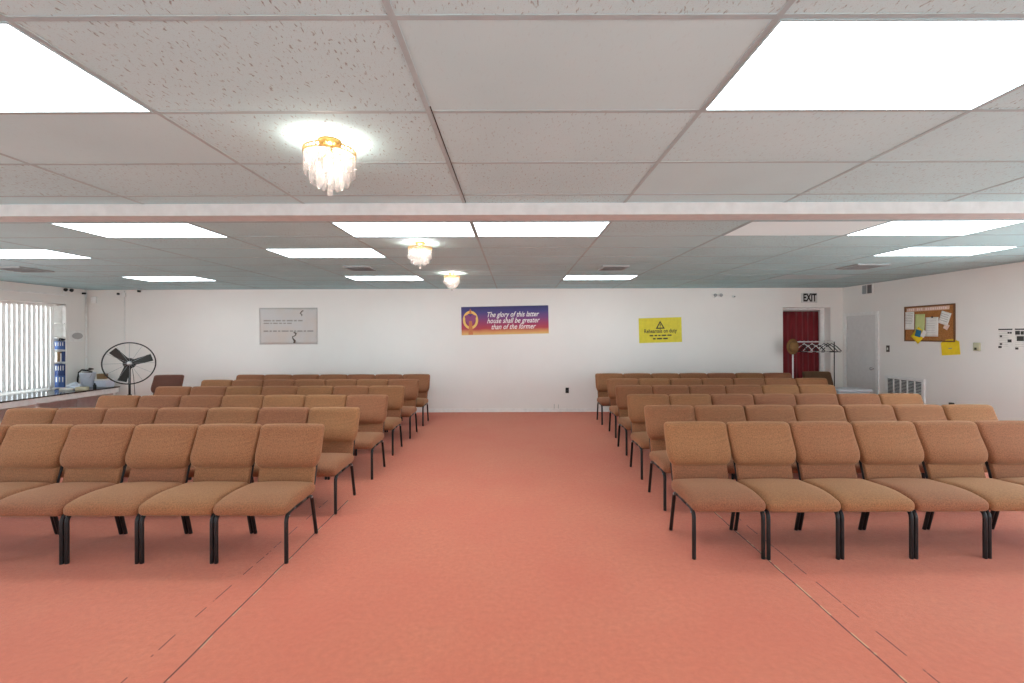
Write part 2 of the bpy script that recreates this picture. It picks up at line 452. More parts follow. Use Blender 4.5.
# unseen windows, added behind the camera and in both side walls for daylight
b = MB(); gx0, gx1 = GXA, GXB; ng = 4
for k in range(ng + 1):
    x = gx0 + (gx1 - gx0) * k / ng; b.box(x - .03, x + .03, FRONT - .09, FRONT - .03, GZ0, GZ1)
b.box(gx0, gx1, FRONT - .09, FRONT - .03, GZ0, GZ0 + .06).box(gx0, gx1, FRONT - .09, FRONT - .03, GZ1 - .06, GZ1)
added_win4 = struct(b.build('added_window_4', M_TRIM))
for k in range(ng):
    xa, xb = gx0 + (gx1 - gx0) * k / ng + .03, gx0 + (gx1 - gx0) * (k + 1) / ng - .03
    MB().box(xa, xb, FRONT - .062, FRONT - .056, GZ0 + .06, GZ1 - .06).build('pane', tg.m, added_win4)
for wn_, xa_, xb_ in (('added_window_2', LEFT - .16, LEFT - .10), ('added_window_3', RIGHT + .03, RIGHT + .09)):
    b = MB(); ns = 5
    for k in range(ns + 1):
        y = SY0 + (SY1 - SY0) * k / ns; b.box(xa_, xb_, y - .03, y + .03, SZ0, SZ1)
    b.box(xa_, xb_, SY0, SY1, SZ0, SZ0 + .06).box(xa_, xb_, SY0, SY1, SZ1 - .06, SZ1)
    ws = struct(b.build(wn_, M_TRIM))
    for k in range(ns):
        ya_, yb_ = SY0 + (SY1 - SY0) * k / ns + .03, SY0 + (SY1 - SY0) * (k + 1) / ns - .03
        MB().box(xa_ + .027, xa_ + .033, ya_, yb_, SZ0 + .06, SZ1 - .06).build('pane', tg.m, ws)
bl = thing('vertical_blind', 'white vertical slat blind hanging in the bay window', 'blind', (WX + .06, 0, WZ1))
MB().box(-.025, .025, YA, YB, -.05, 0).build('headrail', M_TRIM, bl)
nsl = 46
for i in range(nsl):
    y = YA + .06 + (YB - YA - .12) * i / (nsl - 1); a = 0.13 + random.uniform(-.06, .06)
    sb = MB(); vs = []; m = 4
    for k in range(m + 1):
        u = -1 + 2 * k / m
        vs += [(.004 * (1 - u * u), .044 * u, -.05), (.004 * (1 - u * u), .044 * u, -1.70)]
    sb.add(vs, [(2 * k, 2 * k + 2, 2 * k + 3, 2 * k + 1) for k in range(m)], 0, True)
    sb.xform(Matrix.Translation((0, y, 0)) @ Matrix.Rotation(a, 4, 'Z')).build('slat', M_SLAT, bl)

# ================================================================== ceiling lights, vents and chandeliers
def ceiling_light(x0, x1, y0, y1, label, mat):
    t = thing('ceiling_light', label, 'ceiling light', ((x0 + x1) / 2, (y0 + y1) / 2, CEIL), 0, 'recessed fluorescent ceiling lights')
    if not label:                       # lamps out of view, some added to brighten the right wall
        for k in ('label', 'category', 'group'): del t[k]
        t.name = 'unseen_light'; t['kind'] = 'structure'
    hx, hy = (x1 - x0) / 2, (y1 - y0) / 2; f = MB(); e = .008
    for a in ((-hx, hx, -hy, -hy + e), (-hx, hx, hy - e, hy), (-hx, -hx + e, -hy + e, hy - e), (hx - e, hx, -hy + e, hy - e)):
        f.box(*a, -.0055, 0)
    f.build('frame', M_GRID, t)
    MB().box(-hx + e, hx - e, -hy + e, hy - e, -.0045, 0).build('diffuser', mat, t)
P_, D_, O_ = M_PANEL, M_PANEL_DIM, M_PANEL_OFF
def cell(xs, i, ys, j, label, mat):
    ceiling_light(xs[i] + w, xs[i + 1] - w, ys[j] + w, ys[j + 1] - w, label, mat)
i0 = 8   # FX[8] = -0.385
cell(FX, i0 - 2, FY, 8, 'lit ceiling light in front of the beam on the window side', P_)
cell(FX, i0 + 1, FY, 8, 'lit ceiling light in front of the beam, on the side of the exit door', P_)
cell(FX, i0 + 4, FY, 8, '', P_)  # unseen panel, added on the row's spacing to brighten the right wall
cell(FX, i0 - 5, FY, 8, '', P_)  # its unseen counterpart on the window side, also added
j = RX.index
cell(RX, j(-4.14), RY, 0, 'lit ceiling light just behind the beam, on the window side', P_)
cell(RX, j(-1.64), RY, 0, 'lit ceiling light behind the beam just before the middle chandelier', P_)
cell(RX, j(-0.385), RY, 0, 'lit ceiling light behind the beam, right one of the adjoining pair', P_)
cell(RX, j(2.10), RY, 0, 'dim grey ceiling light just behind the beam, barely glowing', D_)
cell(RX, j(3.35), RY, 0, 'lit ceiling light just behind the beam, beside the dim one', P_)
cell(RX, j(-2.90), RY, 2, 'lit ceiling light one row behind the beam lights, beside the middle chandelier', P_)
cell(RX, j(-6.68), RY, 2, 'lit ceiling light above the window, cut by the photo edge', P_)
cell(RX, j(4.58), RY, 2, 'lit ceiling light behind the beam, nearest the cork board wall', P_)
cell(RX, j(-6.68), RY, 6, 'lit ceiling light near the far wall, above the pedestal fan', P_)
cell(RX, j(-2.90), RY, 6, 'lit ceiling light near the far wall, beside the farthest chandelier', P_)
cell(RX, j(0.86), RY, 6, 'lit ceiling light near the far wall, between purple banner and yellow sign', P_)
cell(RX, j(4.58), RY, 6, 'unlit ceiling light near the far wall, above the exit sign', O_)
# the lights over the platform, behind the camera
for xi in (-5, -2, 1, 4):
    cell(FX, i0 + xi, FY, 1, '', P_)

def ceiling_vent(x, y, s, label):
    t = thing('ceiling_vent', label, 'air vent', (x, y, CEIL), 0, 'square ceiling air vents'); h = s / 2
    f = MB()
    for a in ((-h, h, -h, -h + .03), (-h, h, h - .03, h), (-h, -h + .03, -h + .03, h - .03), (h - .03, h, -h + .03, h - .03)): f.box(*a, -.02, 0)
    f.build('frame', M_GREYV, t)
    MB().box(-h + .03, h - .03, -h + .03, h - .03, -.004, 0).build('opening', plain('vent_opening', (84, 88, 90), .8), t)
    for k in range(5):
        yy = -h + .05 + (s - .10) * k / 4
        MB().add([(-h + .03, yy - .018, -.004), (h - .03, yy - .018, -.004), (h - .03, yy + .012, -.024), (-h + .03, yy + .012, -.024)], [(0, 1, 2, 3), (3, 2, 1, 0)]).build('louver', M_GREYV, t)
ceiling_vent(-7.35, 6.77, .50, 'grey ceiling vent in front of the window wall corner')
ceiling_vent(-2.30, 6.77, .38, 'grey ceiling vent between the two small chandeliers and window side')
ceiling_vent(1.47, 6.80, .38, 'grey ceiling vent in front of the light beside the yellow sign')
ceiling_vent(5.15, 6.75, .46, 'grey ceiling vent on the exit door side, before the unlit light')

def chandelier(x, y, label, power):
    t = thing('chandelier', label, 'chandelier', (x, y, CEIL), 0, 'crystal ceiling chandeliers')
    MB().lathe([(.056, 0), (.058, -.006), (.052, -.016), (.030, -.026), (.016, -.030), (.010, -.034), (.010, -.052), (.018, -.056)], n=28).build('canopy', M_GOLD, t)
    r = MB(); n = 40
    R1 = .127
    for zz in (-.052, -.074):
        r.tube([(R1 * math.cos(2 * PI * k / n), R1 * math.sin(2 * PI * k / n), zz) for k in range(n)], .0035, 6, closed=True)
    for k in range(n):
        a = 2 * PI * k / n; c, s_ = math.cos(a), math.sin(a)
        r.tube([(R1 * c, R1 * s_, -.052), (R1 * c, R1 * s_, -.074)], .0028, 5)
    for k in range(4):
        a = PI / 4 + PI / 2 * k
        r.tube([(.012 * math.cos(a), .012 * math.sin(a), -.052), (R1 * math.cos(a), R1 * math.sin(a), -.062)], .003, 6)
    r.build('ring', M_GOLD, t)
    for rad, z0, ln, cnt in ((.119, -.070, .112, 20), (.091, -.085, .140, 15), (.058, -.112, .134, 10)):
        c = MB()
        for k in range(cnt):
            a = 2 * PI * k / cnt; wv = PI * rad / cnt * .80
            px, py = rad * math.cos(a), rad * math.sin(a); tx, ty = -math.sin(a), math.cos(a); nx, ny = math.cos(a), math.sin(a)
            sec = [(-1, 0), (-.5, .62), (.5, .62), (1, 0), (.5, -.62), (-.5, -.62)]
            vs = []
            for zz, sc in ((z0, .55), (z0 - .012, 1), (z0 - ln + .012, 1), (z0 - ln, .50)):
                for u, v in sec:
                    vs.append((px + tx * u * wv * sc + nx * v * wv * sc, py + ty * u * wv * sc + ny * v * wv * sc, zz))
            fs = [(q * 6 + e, q * 6 + (e + 1) % 6, (q + 1) * 6 + (e + 1) % 6, (q + 1) * 6 + e) for q in range(3) for e in range(6)]
            fs += [tuple(reversed(range(6))), tuple(18 + e for e in range(6))]
            c.add(vs, fs)
        c.build('crystal_tier', M_CRYSTAL, t)
    MB().lathe([(.002, 0), (.012, -.006), (.017, -.018), (.012, -.030), (.002, -.036)], (0, 0, -.250), 12, smooth=False).build('crystal_ball', M_CRYSTAL, t)
    for k in range(3):
        a = 2 * PI * k / 3 + .4
        MB().lathe([(.003, .030), (.010, .018), (.013, .002), (.010, -.014), (.006, -.024)], (.036 * math.cos(a), .036 * math.sin(a), -.125), 12).build('bulb', M_BULB, t)
    ld = bpy.data.lights.new('chandelier_glow', 'POINT'); ld.energy = power; ld.color = (1, .83, .72); ld.shadow_soft_size = .03
    lo = bpy.data.objects.new('chandelier_glow', ld); COL.objects.link(lo); lo.parent = t; lo.location = (0, 0, -.105)
chandelier(-0.955, 2.355, 'crystal chandelier hanging in front of the ceiling beam, nearest the camera', 13)
chandelier(-1.03, 4.95, 'crystal chandelier behind the beam, middle one of the three', 12)
chandelier(-1.02, 7.38, 'crystal chandelier nearest the far wall, farthest of the three', 12)

# ================================================================== chairs
HW = 0.2725
def lean(z): return 0.497 + max(0.0, z - 0.43) * 0.31
def seat_def(x, y, z):
    t = max(0.0, (-y - .06) / .20)
    zz = z + .409 + .012 * (1 - (x / HW) ** 2) * min(1, max(0, (z + .056) / .112))
    zz -= .036 * t * t * (.08 + .92 * min(1, max(0, (z + .056) / .112)) ** 1.3)
    zz -= .020 * max(0.0, y / .26) * min(1, max(0, (z + .056) / .112))
    return (x, y + .222 - .008 * (1 - (x / HW) ** 2) * (1 if y < 0 else 0), zz)
def back_def(x, y, z):
    v = (z + .178) / .356
    k = 1.0 - .150 * (max(0.0, (.32 - v) / .32) ** 1.7)
    bulge = (.048 * math.exp(-((v - .34) / .30) ** 2) + .008) * (1 - .45 * (x / HW) ** 2) * min(1, max(0, (.040 - y) / .08))
    zz = z + .716
    tuck = .045 * max(0.0, (.17 - v) / .17) ** 1.6 * min(1, max(0, (.040 - y) / .08))
    return (x * k, y + lean(zz) - bulge + tuck, zz + (.006 * (1 - (x / HW) ** 2) if z > 0 else 0))
def lumbar_def(x, y, z):
    zz = z + .470
    return (x * (1 - .05 * (zz - .41)), y + lean(zz) + .010, zz)
def curve(p0, p1, p2, n=5):
    p0, p1, p2 = Vector(p0), Vector(p1), Vector(p2)
    return [p0 * (1 - t) ** 2 + p1 * 2 * t * (1 - t) + p2 * t * t for t in [i / n for i in range(n + 1)]]
def make_chair(name, label, fab):
    t = thing(name, label, 'chair')
    MB().rbox(HW, .260, .056, .044, seat_def, 10).build('seat', fab, t)
    MB().rbox(HW, .040, .178, .036, back_def, 12).build('backrest', fab, t)
    MB().rbox(.236, .020, .085, .014, lumbar_def, 5).build('lumbar_panel', fab, t)
    lx = .257
    for s in (-1, 1):
        x = s * lx
        MB().tube([(x, .0, 0), (x, .0, .012), (x, .0, .30)] + curve((x, .0, .30), (x, .0, .360), (x, .085, .362))[1:] + [(x, .13, .362)], .0145, 10).build('leg', M_FRAME, t)
    for s in (-1, 1):
        x = s * lx
        MB().tube([(x, .505, 0), (x, .500, .015), (x, .425, .31)] + curve((x, .425, .31), (x, .410, .362), (x, .34, .362))[1:] + [(x, .30, .362)], .0145, 10).build('leg', M_FRAME, t)
    fr = MB()
    for s in (-1, 1): fr.tube([(s * lx, .12, .362), (s * lx, .31, .362)], .0145, 10)
    fr.tube([(-lx, .045, .350), (lx, .045, .350)], .011, 8); fr.tube([(-lx, .36, .358), (lx, .36, .358)], .011, 8)
    fr.box(-.20, .20, .05, .40, .346, .356)
    fr.build('seat_frame', M_FRAME, t)
    bf = MB()
    for s in (-1, 1):
        bf.tube([(s * .225, .36, .358)] + curve((s * .225, .44, .362), (s * .225, .540, .364), (s * .225, lean(.47) + .040, .47)) + [(s * .222, lean(.60) + .050, .60), (s * .218, lean(.85) + .046, .85)], .013, 8)
    bf.tube([(-.218, lean(.85) + .046, .85), (.218, lean(.85) + .046, .85)], .011, 8)
    bf.build('back_frame', M_FRAME, t)
    gb = MB()
    for s in (-1, 1):
        gb.tube([(s * .262, .395, .345), (s * .2735, .395, .345)], .009, 8); gb.tube([(s * .257, .02, .340), (s * .2735, .02, .340)], .006, 6)
    gb.build('ganging_bolt', M_STEEL, t)
    return t

PITCH = 0.548
ORD = ['nearest the aisle', 'second from the aisle', 'third from the aisle', 'fourth from the aisle', 'fifth from the aisle', 'sixth from the aisle', 'seventh from the aisle']
ROW = ['front row', 'second row', 'third row', 'fourth row', 'fifth row', 'last row']
proto = make_chair('padded_chair', '', M_FABRIC); pcache = cache_of(proto); used = False
LROWS = [(-1.664, 3.335, 6, .548), (-1.664, 4.25, 7, .540), (-1.645, 5.27, 7, .535), (-1.685, 6.31, 7, .541), (-1.682, 7.34, 7, .543), (-1.680, 8.37, 7, .546)]
RROWS = [(1.308, 3.375, 6, .548), (1.400, 4.31, 7, .538), (1.438, 5.24, 7, .540), (1.517, 6.28, 6, .555), (1.607, 7.35, 7, .551), (1.590, 8.42, 7, .556)]
for rows, sg, side in ((LROWS, -1, 'fan side'), (RROWS, 1, 'exit sign side')):
    for r, (xe, yf, n, pitch) in enumerate(rows):
        for k in range(n):
            x = xe + sg * (pitch * (k + .5))
            lab = 'brown padded chair %s in the %s, %s' % (ORD[k], ROW[r], side)
            grp = 'brown padded chairs in rows on the ' + side
            loc = (x, yf + random.uniform(-.006, .006), 0)
            if not used:
                proto.location = loc; proto['label'] = lab; proto['group'] = grp; used = True
            else:
                c = copy_tree(proto, pcache, loc, 0, lab, grp); c.scale = (pitch / PITCH, 1, 1)
c = make_chair('padded_chair', 'lone padded chair in shade-darkened brown behind the pedestal fan by the far wall', M_FABRIC_SHADED_RED)
c.location = (-6.80, 8.40, 0); c.rotation_euler = (0, 0, 0.10)
c = make_chair('padded_chair', 'shade-darkened brown padded chair standing alone before the red curtain doorway', M_FABRIC_SHADED)
c.location = (6.14, 8.74, 0); c.rotation_euler = (0, 0, -0.10)

# ================================================================== counter under the window and what stands on it
CZ = 0.60; CX = -8.42
ct = thing('window_counter', 'long white counter with dark top under the bay window', 'counter', (0, 0, 0))
MB().box(LEFT, CX, 5.0, 9.70, CZ - .022, CZ).build('worktop', M_LAM, ct)
MB().box(LEFT + .02, CX - .015, 5.02, 9.68, CZ - .125, CZ - .022).build('fascia', M_WHITE, ct)
for y0 in (5.05, 6.6, 8.05, 9.6): MB().box(LEFT + .03, CX - .06, y0, y0 + .05, 0, CZ - .125).build('support_panel', M_WHITE, ct)
cb2 = MB().box(LEFT, LEFT + .03, 5.05, 9.65, .0, CZ - .125); cb2.build('back_panel', M_WHITE, ct)

# narrow open shelf in the end of the bay
sx0, sx1, sy0, sy1 = WX, LEFT - .021, 9.37, WY1 - .004
sh = thing('shelf_unit', 'narrow white open shelf beside the window blind', 'shelf', (0, 0, CZ))
zs = [0, .265, .53, .78, 1.03, 1.33, 1.70]
sb = MB(); sb.box(sx0, sx1, sy1 - .01, sy1, 0, 1.72)
sb.build('back_panel', M_WHITE, sh)
MB().box(sx0 + .0, sx0 + .012, sy0, sy1 - .01, 0, 1.72).build('side_panel', M_WHITE, sh)
for z in (zs[0], zs[2], zs[3] , zs[4], zs[5], zs[6]):
    MB().box(sx0 + .012, sx1, sy0, sy1 - .01, z, z + .014).build('shelf', M_WHITE, sh)
M_BLUE = plain('box_blue', (58, 92, 152), 0.5); M_BLUE2 = plain('box_royal_blue', (38, 62, 118), 0.5)
M_LBLUE = plain('tub_pale_blue', (214, 222, 236), 0.4); M_BROWN = plain('cardboard', (128, 100, 66), 0.8)
def shelf_box(z, x0, x1, h, mat, name, label, cat, stripes=0, grp=None):
    t = thing(name, label, cat, ((x0 + x1) / 2, 9.385, CZ + z + .015), 0, grp); hx = (x1 - x0) / 2
    MB().box(-hx, hx, 0, .145, 0, h).build('body', mat, t)
    if stripes:
        s = MB()
        for k in range(stripes):
            xx = -hx + (2 * hx) * (k + .5) / stripes; s.box(xx - hx / stripes * .32, xx + hx / stripes * .32, -.002, 0, h * .45, h * .88)
        s.build('printed_label', M_PAPER, t)
sxa = sx0 + .014
shelf_box(zs[0], sxa, sxa + .198, .24, M_BLUE, 'blue_box', 'blue box with white print, lower of two on bottom shelf by window', 'box', 3, 'blue boxes on the window shelf')
shelf_box(zs[0] + .242, sxa, sxa + .198, .235, M_BLUE2, 'blue_box', 'blue box with white print, stacked on another at bottom of shelf', 'box', 4, 'blue boxes on the window shelf')
shelf_box(zs[3], sxa, sxa + .192, .17, M_BLUE, 'blue_box', 'blue box on the upper shelf under a dark bundle', 'box', 4, 'blue boxes on the window shelf')
for k, (mat, lab, ww, hh) in enumerate(((M_PAPER, 'white book', .045, .19), (M_BROWN, 'tan book', .06, .20), (M_PAPER, 'thin pale book', .025, .17), (M_BLUE2, 'dark blue book', .062, .21))):
    x0 = sxa + .005 + sum((.045, .06, .025, .062)[:k]) + .002 * k
    t = thing('book', '%s standing on the middle shelf beside the window' % lab, 'book', (x0, 9.385, CZ + zs[2] + .015), 0, 'books on the window shelf')
    MB().box(0, ww, 0, .14, 0, hh).build('cover', mat, t); MB().box(.004, ww - .004, .004, .141, .004, hh + .001).build('pages', M_PAPER, t)
db = MB()
pts = [(.03 + .12 * random.random(), .03 + .08 * random.random(), .012 + .05 * random.random()) for _ in range(12)]
db.tube(pts, .011, 7)
o = db.build('cable_bundle', M_BLACK); o.location = (sxa, 9.40, CZ + zs[3] + .187); tag(o, 'dark bundle of cable lying on a blue box on the shelf', 'cable')

def at_counter(px, Y): return ((px - 515) * Y / F, Y, CZ)
# bucket
x, y, z = at_counter(87.5, 9.45)
t = thing('bucket', 'white bucket full of cable on the window counter', 'bucket', (x, y, z))
MB().lathe([(.002, .006), (.088, .006), (.092, 0), (.098, .02), (.126, .285), (.133, .29), (.133, .315), (.124, .315), (.094, .03), (.002, .026)], n=28).build('body', M_LBLUE, t)
MB().tube([(.128 * math.cos(a), -.05 - .02 * math.sin(a), .285 - .12 * math.sin(a)) for a in [PI * k / 12 for k in range(13)]], .004, 6).build('handle', M_STEEL, t)
o = MB().tube([((.07 + .02 * math.sin(k * 1.7)) * math.cos(k * .7) * 1.1, (.07) * math.sin(k * .7), .27 + .006 * k) for k in range(22)], .013, 7).build('coiled_cable', M_BLACK, loc=(x, y, z)); tag(o, 'black cable coiled in the white bucket', 'cable')
o = MB().tube([(-.20, .0, .0), (-.19, .0, .2), (-.17, .0, .32), (-.10, .0, .375), (.0, .0, .36)], .014, 8).build('cable_loop', M_BLACK, loc=(x + .005, y - .02, z + .0)); tag(o, 'dark bent hose rising beside the white bucket', 'hose')
# tub
x, y, z = at_counter(104.5, 9.55)
t = thing('plastic_tub', 'low pale plastic tub with lid on the counter end near the fan', 'tub', (x, y, z))
MB().rbox(.125, .10, .075, .02, lambda a, b_, c_: (a * (1 + .5 * (c_ + .075)), b_ * (1 + .5 * (c_ + .075)), c_ + .075), 3).build('body', M_LBLUE, t)
MB().rbox(.135, .112, .012, .008, lambda a, b_, c_: (a, b_, c_ + .160), 3).build('lid', M_WHITE, t)
o = MB().rbox(.075, .05, .055, .004, lambda a, b_, c_: (a, b_, c_ + .055), 2).build('small_box', M_BROWN, loc=(x - .045, y, z + .172)); tag(o, 'small brown box sitting on the pale tub', 'box')
x, y, z = at_counter(94.6, 9.25)
t = thing('bottle', 'small dark bottle standing between the bucket and the tub', 'bottle', (x, y, z))
MB().lathe([(.002, 0), (.024, 0), (.026, .005), (.026, .075), (.012, .095)], n=16).build('body', M_BLACK, t); MB().lathe([(.013, .095), (.013, .115), (.002, .117)], n=14).build('cap', M_BLACK, t)
# crumpled bag and a beige packet
x, y, z = at_counter(73, 9.13)
bm = bmesh.new(); bmesh.ops.create_icosphere(bm, subdivisions=3, radius=1)
for v in bm.verts:
    n_ = 1 + .16 * math.sin(7 * v.co.x + 3 * v.co.y) * math.cos(6 * v.co.z + 4 * v.co.x)
    v.co = Vector((v.co.x * .13 * n_, v.co.y * .09 * n_, max(0.0, v.co.z * .5 + .42) * .15 * n_))
me = bpy.data.meshes.new('crumpled_bag'); bm.to_mesh(me); bm.free(); me.materials.append(M_LBLUE)
o = bpy.data.objects.new('crumpled_bag', me); COL.objects.link(o); o.location = (x, y + .02, z); tag(o, 'crumpled white bag on the counter beside the shelf', 'bag')
x, y, z = at_counter(82, 8.98)
o = MB().rbox(.095, .05, .035, .012, lambda a, b_, c_: (a, b_, c_ + .035), 3).build('packet', plain('packet_beige', (206, 200, 170), .7), loc=(x, y, z), rot=(0, 0, .3)); tag(o, 'beige packet lying in front of the white bucket', 'packet')
x, y, z = at_counter(66, 9.0)
o = MB().rbox(.10, .06, .02, .008, lambda a, b_, c_: (a, b_, c_ + .02), 2).build('paper_stack', M_PAPER, loc=(x, y, z), rot=(0, 0, -.2)); tag(o, 'low stack of white paper on the counter under the shelf', 'paper')

# ================================================================== pedestal fan
FXp, FYp, FZ, FR = -6.06, 7.15, 1.24, 0.324
fan = thing('pedestal_fan', 'black three-bladed pedestal fan standing beside the chair rows', 'fan', (FXp, FYp, 0), math.radians(40))
MB().lathe([(.002, .03), (.05, .045), (.20, .03), (.25, .012), (.25, 0), (.002, 0)][::-1], n=32).build('base', M_BLACK, fan)
MB().tube([(0, .10, .02), (0, .10, .70)], .022, 12).tube([(0, .10, .60), (0, .10, FZ - .10)], .016, 12).lathe([(.03, .68), (.03, .74)], (0, .10, 0), 14).build('pole', M_BLACK, fan)
tilt = math.radians(-3)
HM = Matrix.Translation((0, 0, FZ)) @ Matrix.Rotation(tilt, 4, 'X')     # local y = axis (into the fan), -y faces the room
g = MB()
def ring(rad, y, rr, n=56): return [(rad * math.cos(2 * PI * k / n), y, rad * math.sin(2 * PI * k / n)) for k in range(n)], rr
for rad, y, rr in ((FR, 0, .0105), (FR, .07, .006), (FR * .2, -.07, .0025)):
    p, r_ = ring(rad, y, rr); g.tube(p, r_, 6, closed=True)
g.xform(HM).build('guard_rim', M_BLACK, fan)
g = MB()
for k in range(12):
    a = 2 * PI * k / 12 + .0
    c, s = math.cos(a), math.sin(a)
    g.tube([(FR * .12 * c, -.07, FR * .12 * s), (FR * .5 * c, -.066, FR * .5 * s), (FR * .8 * c, -.05, FR * .8 * s), (FR * c, 0, FR * s)], .0021, 5)
    g.tube([(.09 * c, .13, .09 * s), (FR * .6 * c, .13, FR * .6 * s), (FR * c, .07, FR * s)], .0018, 5)
g.xform(HM).build('guard_wire', M_GREYV, fan)
for ang in (17, 134, 252):
    a = math.radians(ang); bb = MB(); vs = []
    for i in range(9):
        q = i / 8; rr = .055 + (FR * .90 - .055) * q; wd = .050 + .010 * q
        for u in (-1, 1):
            tw = math.radians(24 - 6 * q)
            vs.append((rr, .03 + u * wd * math.sin(tw) , u * wd * math.cos(tw)))
    vs2 = [(x_, y_ + .004, z_) for x_, y_, z_ in vs]
    fs = [(2 * i, 2 * i + 1, 2 * i + 3, 2 * i + 2) for i in range(8)]; n0 = len(vs)
    fs2 = [tuple(reversed([q + n0 for q in f])) for f in fs]
    edge = [(2 * i, 2 * i + 2, 2 * i + 2 + n0, 2 * i + n0) for i in range(8)] + [(2 * i + 3, 2 * i + 1, 2 * i + 1 + n0, 2 * i + 3 + n0) for i in range(8)] + [(16, 17, 17 + n0, 16 + n0), (1, 0, n0, 1 + n0)]
    bb.add(vs + vs2, fs + fs2 + edge, 0, False)
    bb.xform(HM @ Matrix.Rotation(-a, 4, 'Y')).build('blade', M_FANBLADE, fan)
RX90 = Matrix.Rotation(PI / 2, 4, 'X')
MB().lathe([(.002, -.02), (.055, -.02), (.06, 0), (.06, .03), (.002, .035)], n=20).xform(HM @ Matrix.Translation((0, .03, 0)) @ RX90).build('hub', M_BLACK, fan)
MB().lathe([(.034, 0), (.033, .01), (.022, .018), (.002, .02)], n=20).xform(HM @ Matrix.Translation((0, -.068, 0)) @ RX90).build('cap', M_STEEL, fan)
MB().lathe([(.002, -.26), (.07, -.25), (.085, -.20), (.085, -.08), (.06, -.06), (.002, -.06)], n=20).xform(HM @ RX90).build('motor', M_BLACK, fan)
MB().tube([(.035, .02, FZ - .09), (.05, -.03, FZ - .22), (.06, .02, FZ - .40), (.07, .05, FZ - .62), (.11, .12, .3), (.16, .3, .02)], .004, 6).build('cord', M_BLACK, fan)

# ================================================================== far wall: banners, signs, devices
def mount(x, z, rz=0.0, off=0.0):   # frame on the far wall, facing the camera
    return dict(loc=(x, BACK - off, z), rot=(0, rz, 0))
def rough_lines(b, x0, z, words_, h, y=-.0045, rng=random):
    x = x0
    for wl in words_:
        b.box(x, x + wl, y, y + .001, z, z + h); x += wl + h * .9

# grey poster
t = thing('poster', 'pale grey poster with faint lines of text on the far wall', 'poster', **mount(-4.90, 1.876, 0, .002))
b = MB(); nx, nz = 24, 14; W2, H2 = .627, .395; vs = []; fs = []
for i in range(nx + 1):
    for k in range(nz + 1):
        u, v = -1 + 2 * i / nx, -1 + 2 * k / nz
        sag = .012 * math.exp(-((v - .45 - .35 * u * u) / .16) ** 2) + .006 * math.exp(-((v - .1 - .4 * u * u) / .12) ** 2)
        vs.append((u * W2, -.004 - sag, v * H2))
for i in range(nx):
    for k in range(nz):
        a = i * (nz + 1) + k; fs.append((a, a + nz + 1, a + nz + 2, a + 1))
vb = [(x, -.0005, z) for x, y, z in vs]; n0 = len(vs)
rim = [i * (nz + 1) for i in range(nx + 1)] + [nx * (nz + 1) + k for k in range(1, nz + 1)] + [i * (nz + 1) + nz for i in range(nx - 1, -1, -1)] + [k for k in range(nz - 1, 0, -1)]
fs2 = fs + [tuple(q + n0 for q in reversed(f)) for f in fs] + [(rim[(i + 1) % len(rim)], rim[i], rim[i] + n0, rim[(i + 1) % len(rim)] + n0) for i in range(len(rim))]
b.add(vs + vb, fs2, 0, True)
tp = NT('poster_print'); v = tp.coord()
tp.link(tp.mix(tp.ramp(tp.noise(v, 2.2, 3), [(.4, (0, 0, 0)), (.7, (1, 1, 1))]), rgb(200, 198, 197), rgb(205, 192, 183)), tp.b.inputs['Base Color'])
tp.b.inputs['Roughness'].default_value = .45
b.build('sheet', tp.m, t)
b = MB(); yy = -.019
rough_lines(b, -.53, .10, (.16, .05, .11, .07, .13, .06, .10), .030, yy)
rough_lines(b, -.53, .045, (.12, .04, .10, .07, .06, .10), .026, yy)
rough_lines(b, -.53, -.125, (.10, .05, .08, .05, .15, .07, .04, .11, .05, .13), .030, yy)
b.build('printed_text', M_GINK, t)
b = MB()
b.tube([(.12, yy, -.14), (.17, yy, -.16), (.15, yy, -.21), (.09, yy, -.23), (.10, yy, -.27), (.14, yy, -.32), (.13, yy, -.37)], [.014, .016, .008, .008, .012, .022, .022], 6)
M_EB = plain('emblem_brown', (96, 84, 74), .6)
flat_ = Matrix.Translation((0, yy, 0)) @ Matrix.Scale(.08, 4, (0, 1, 0)) @ Matrix.Translation((0, -yy, 0))
b.xform(flat_).build('printed_figure', M_EB, t)
MB().tube([(.33, yy, .33), (.30, yy, .32), (.26, yy, .27), (.30, yy, .245), (.29, yy, .215)], .011, 6).xform(flat_).build('printed_bird', M_EB, t)

# purple banner
BW, BH = .942, .305
t = thing('banner', 'purple to gold banner with white script lettering on the far wall', 'banner', **mount(-.216, 1.987, -.018, .002))
MB().box(-BW, BW, -.006, 0, -BH, BH).build('sheet', banner_material(BH * 2), t)
bt = MB()
for i, (s_, x_) in enumerate((('The glory of this latter', .16), ('house shall be greater', .17), ('than of the former', .17))):
    m_ = text_mb(s_, .158, shear=.36, offset=.0012, sx=.78 if i == 0 else .80).xform(Matrix.Translation((x_, -.007, .122 - .132 * i)))
    bt.add(m_.v, m_.f)
bt.build('lettering', plain('banner_white', (250, 246, 244), .5), t)
e = MB(); n = 28; cx_, cz_ = -.745, .02
out_ = [(cx_ + .165 * math.cos(2 * PI * k / n), cz_ + .20 * math.sin(2 * PI * k / n)) for k in range(n)]
inn_ = [(cx_ + .115 * math.cos(2 * PI * k / n), cz_ + .145 * math.sin(2 * PI * k / n)) for k in range(n)]
e.add([(x, -.0085, z) for x, z in out_ + inn_] , [(k, (k + 1) % n, (k + 1) % n + n, k + n) for k in range(n)])
e.build('emblem_ring', plain('emblem_gold', (244, 200, 110), .5), t)
e = MB()
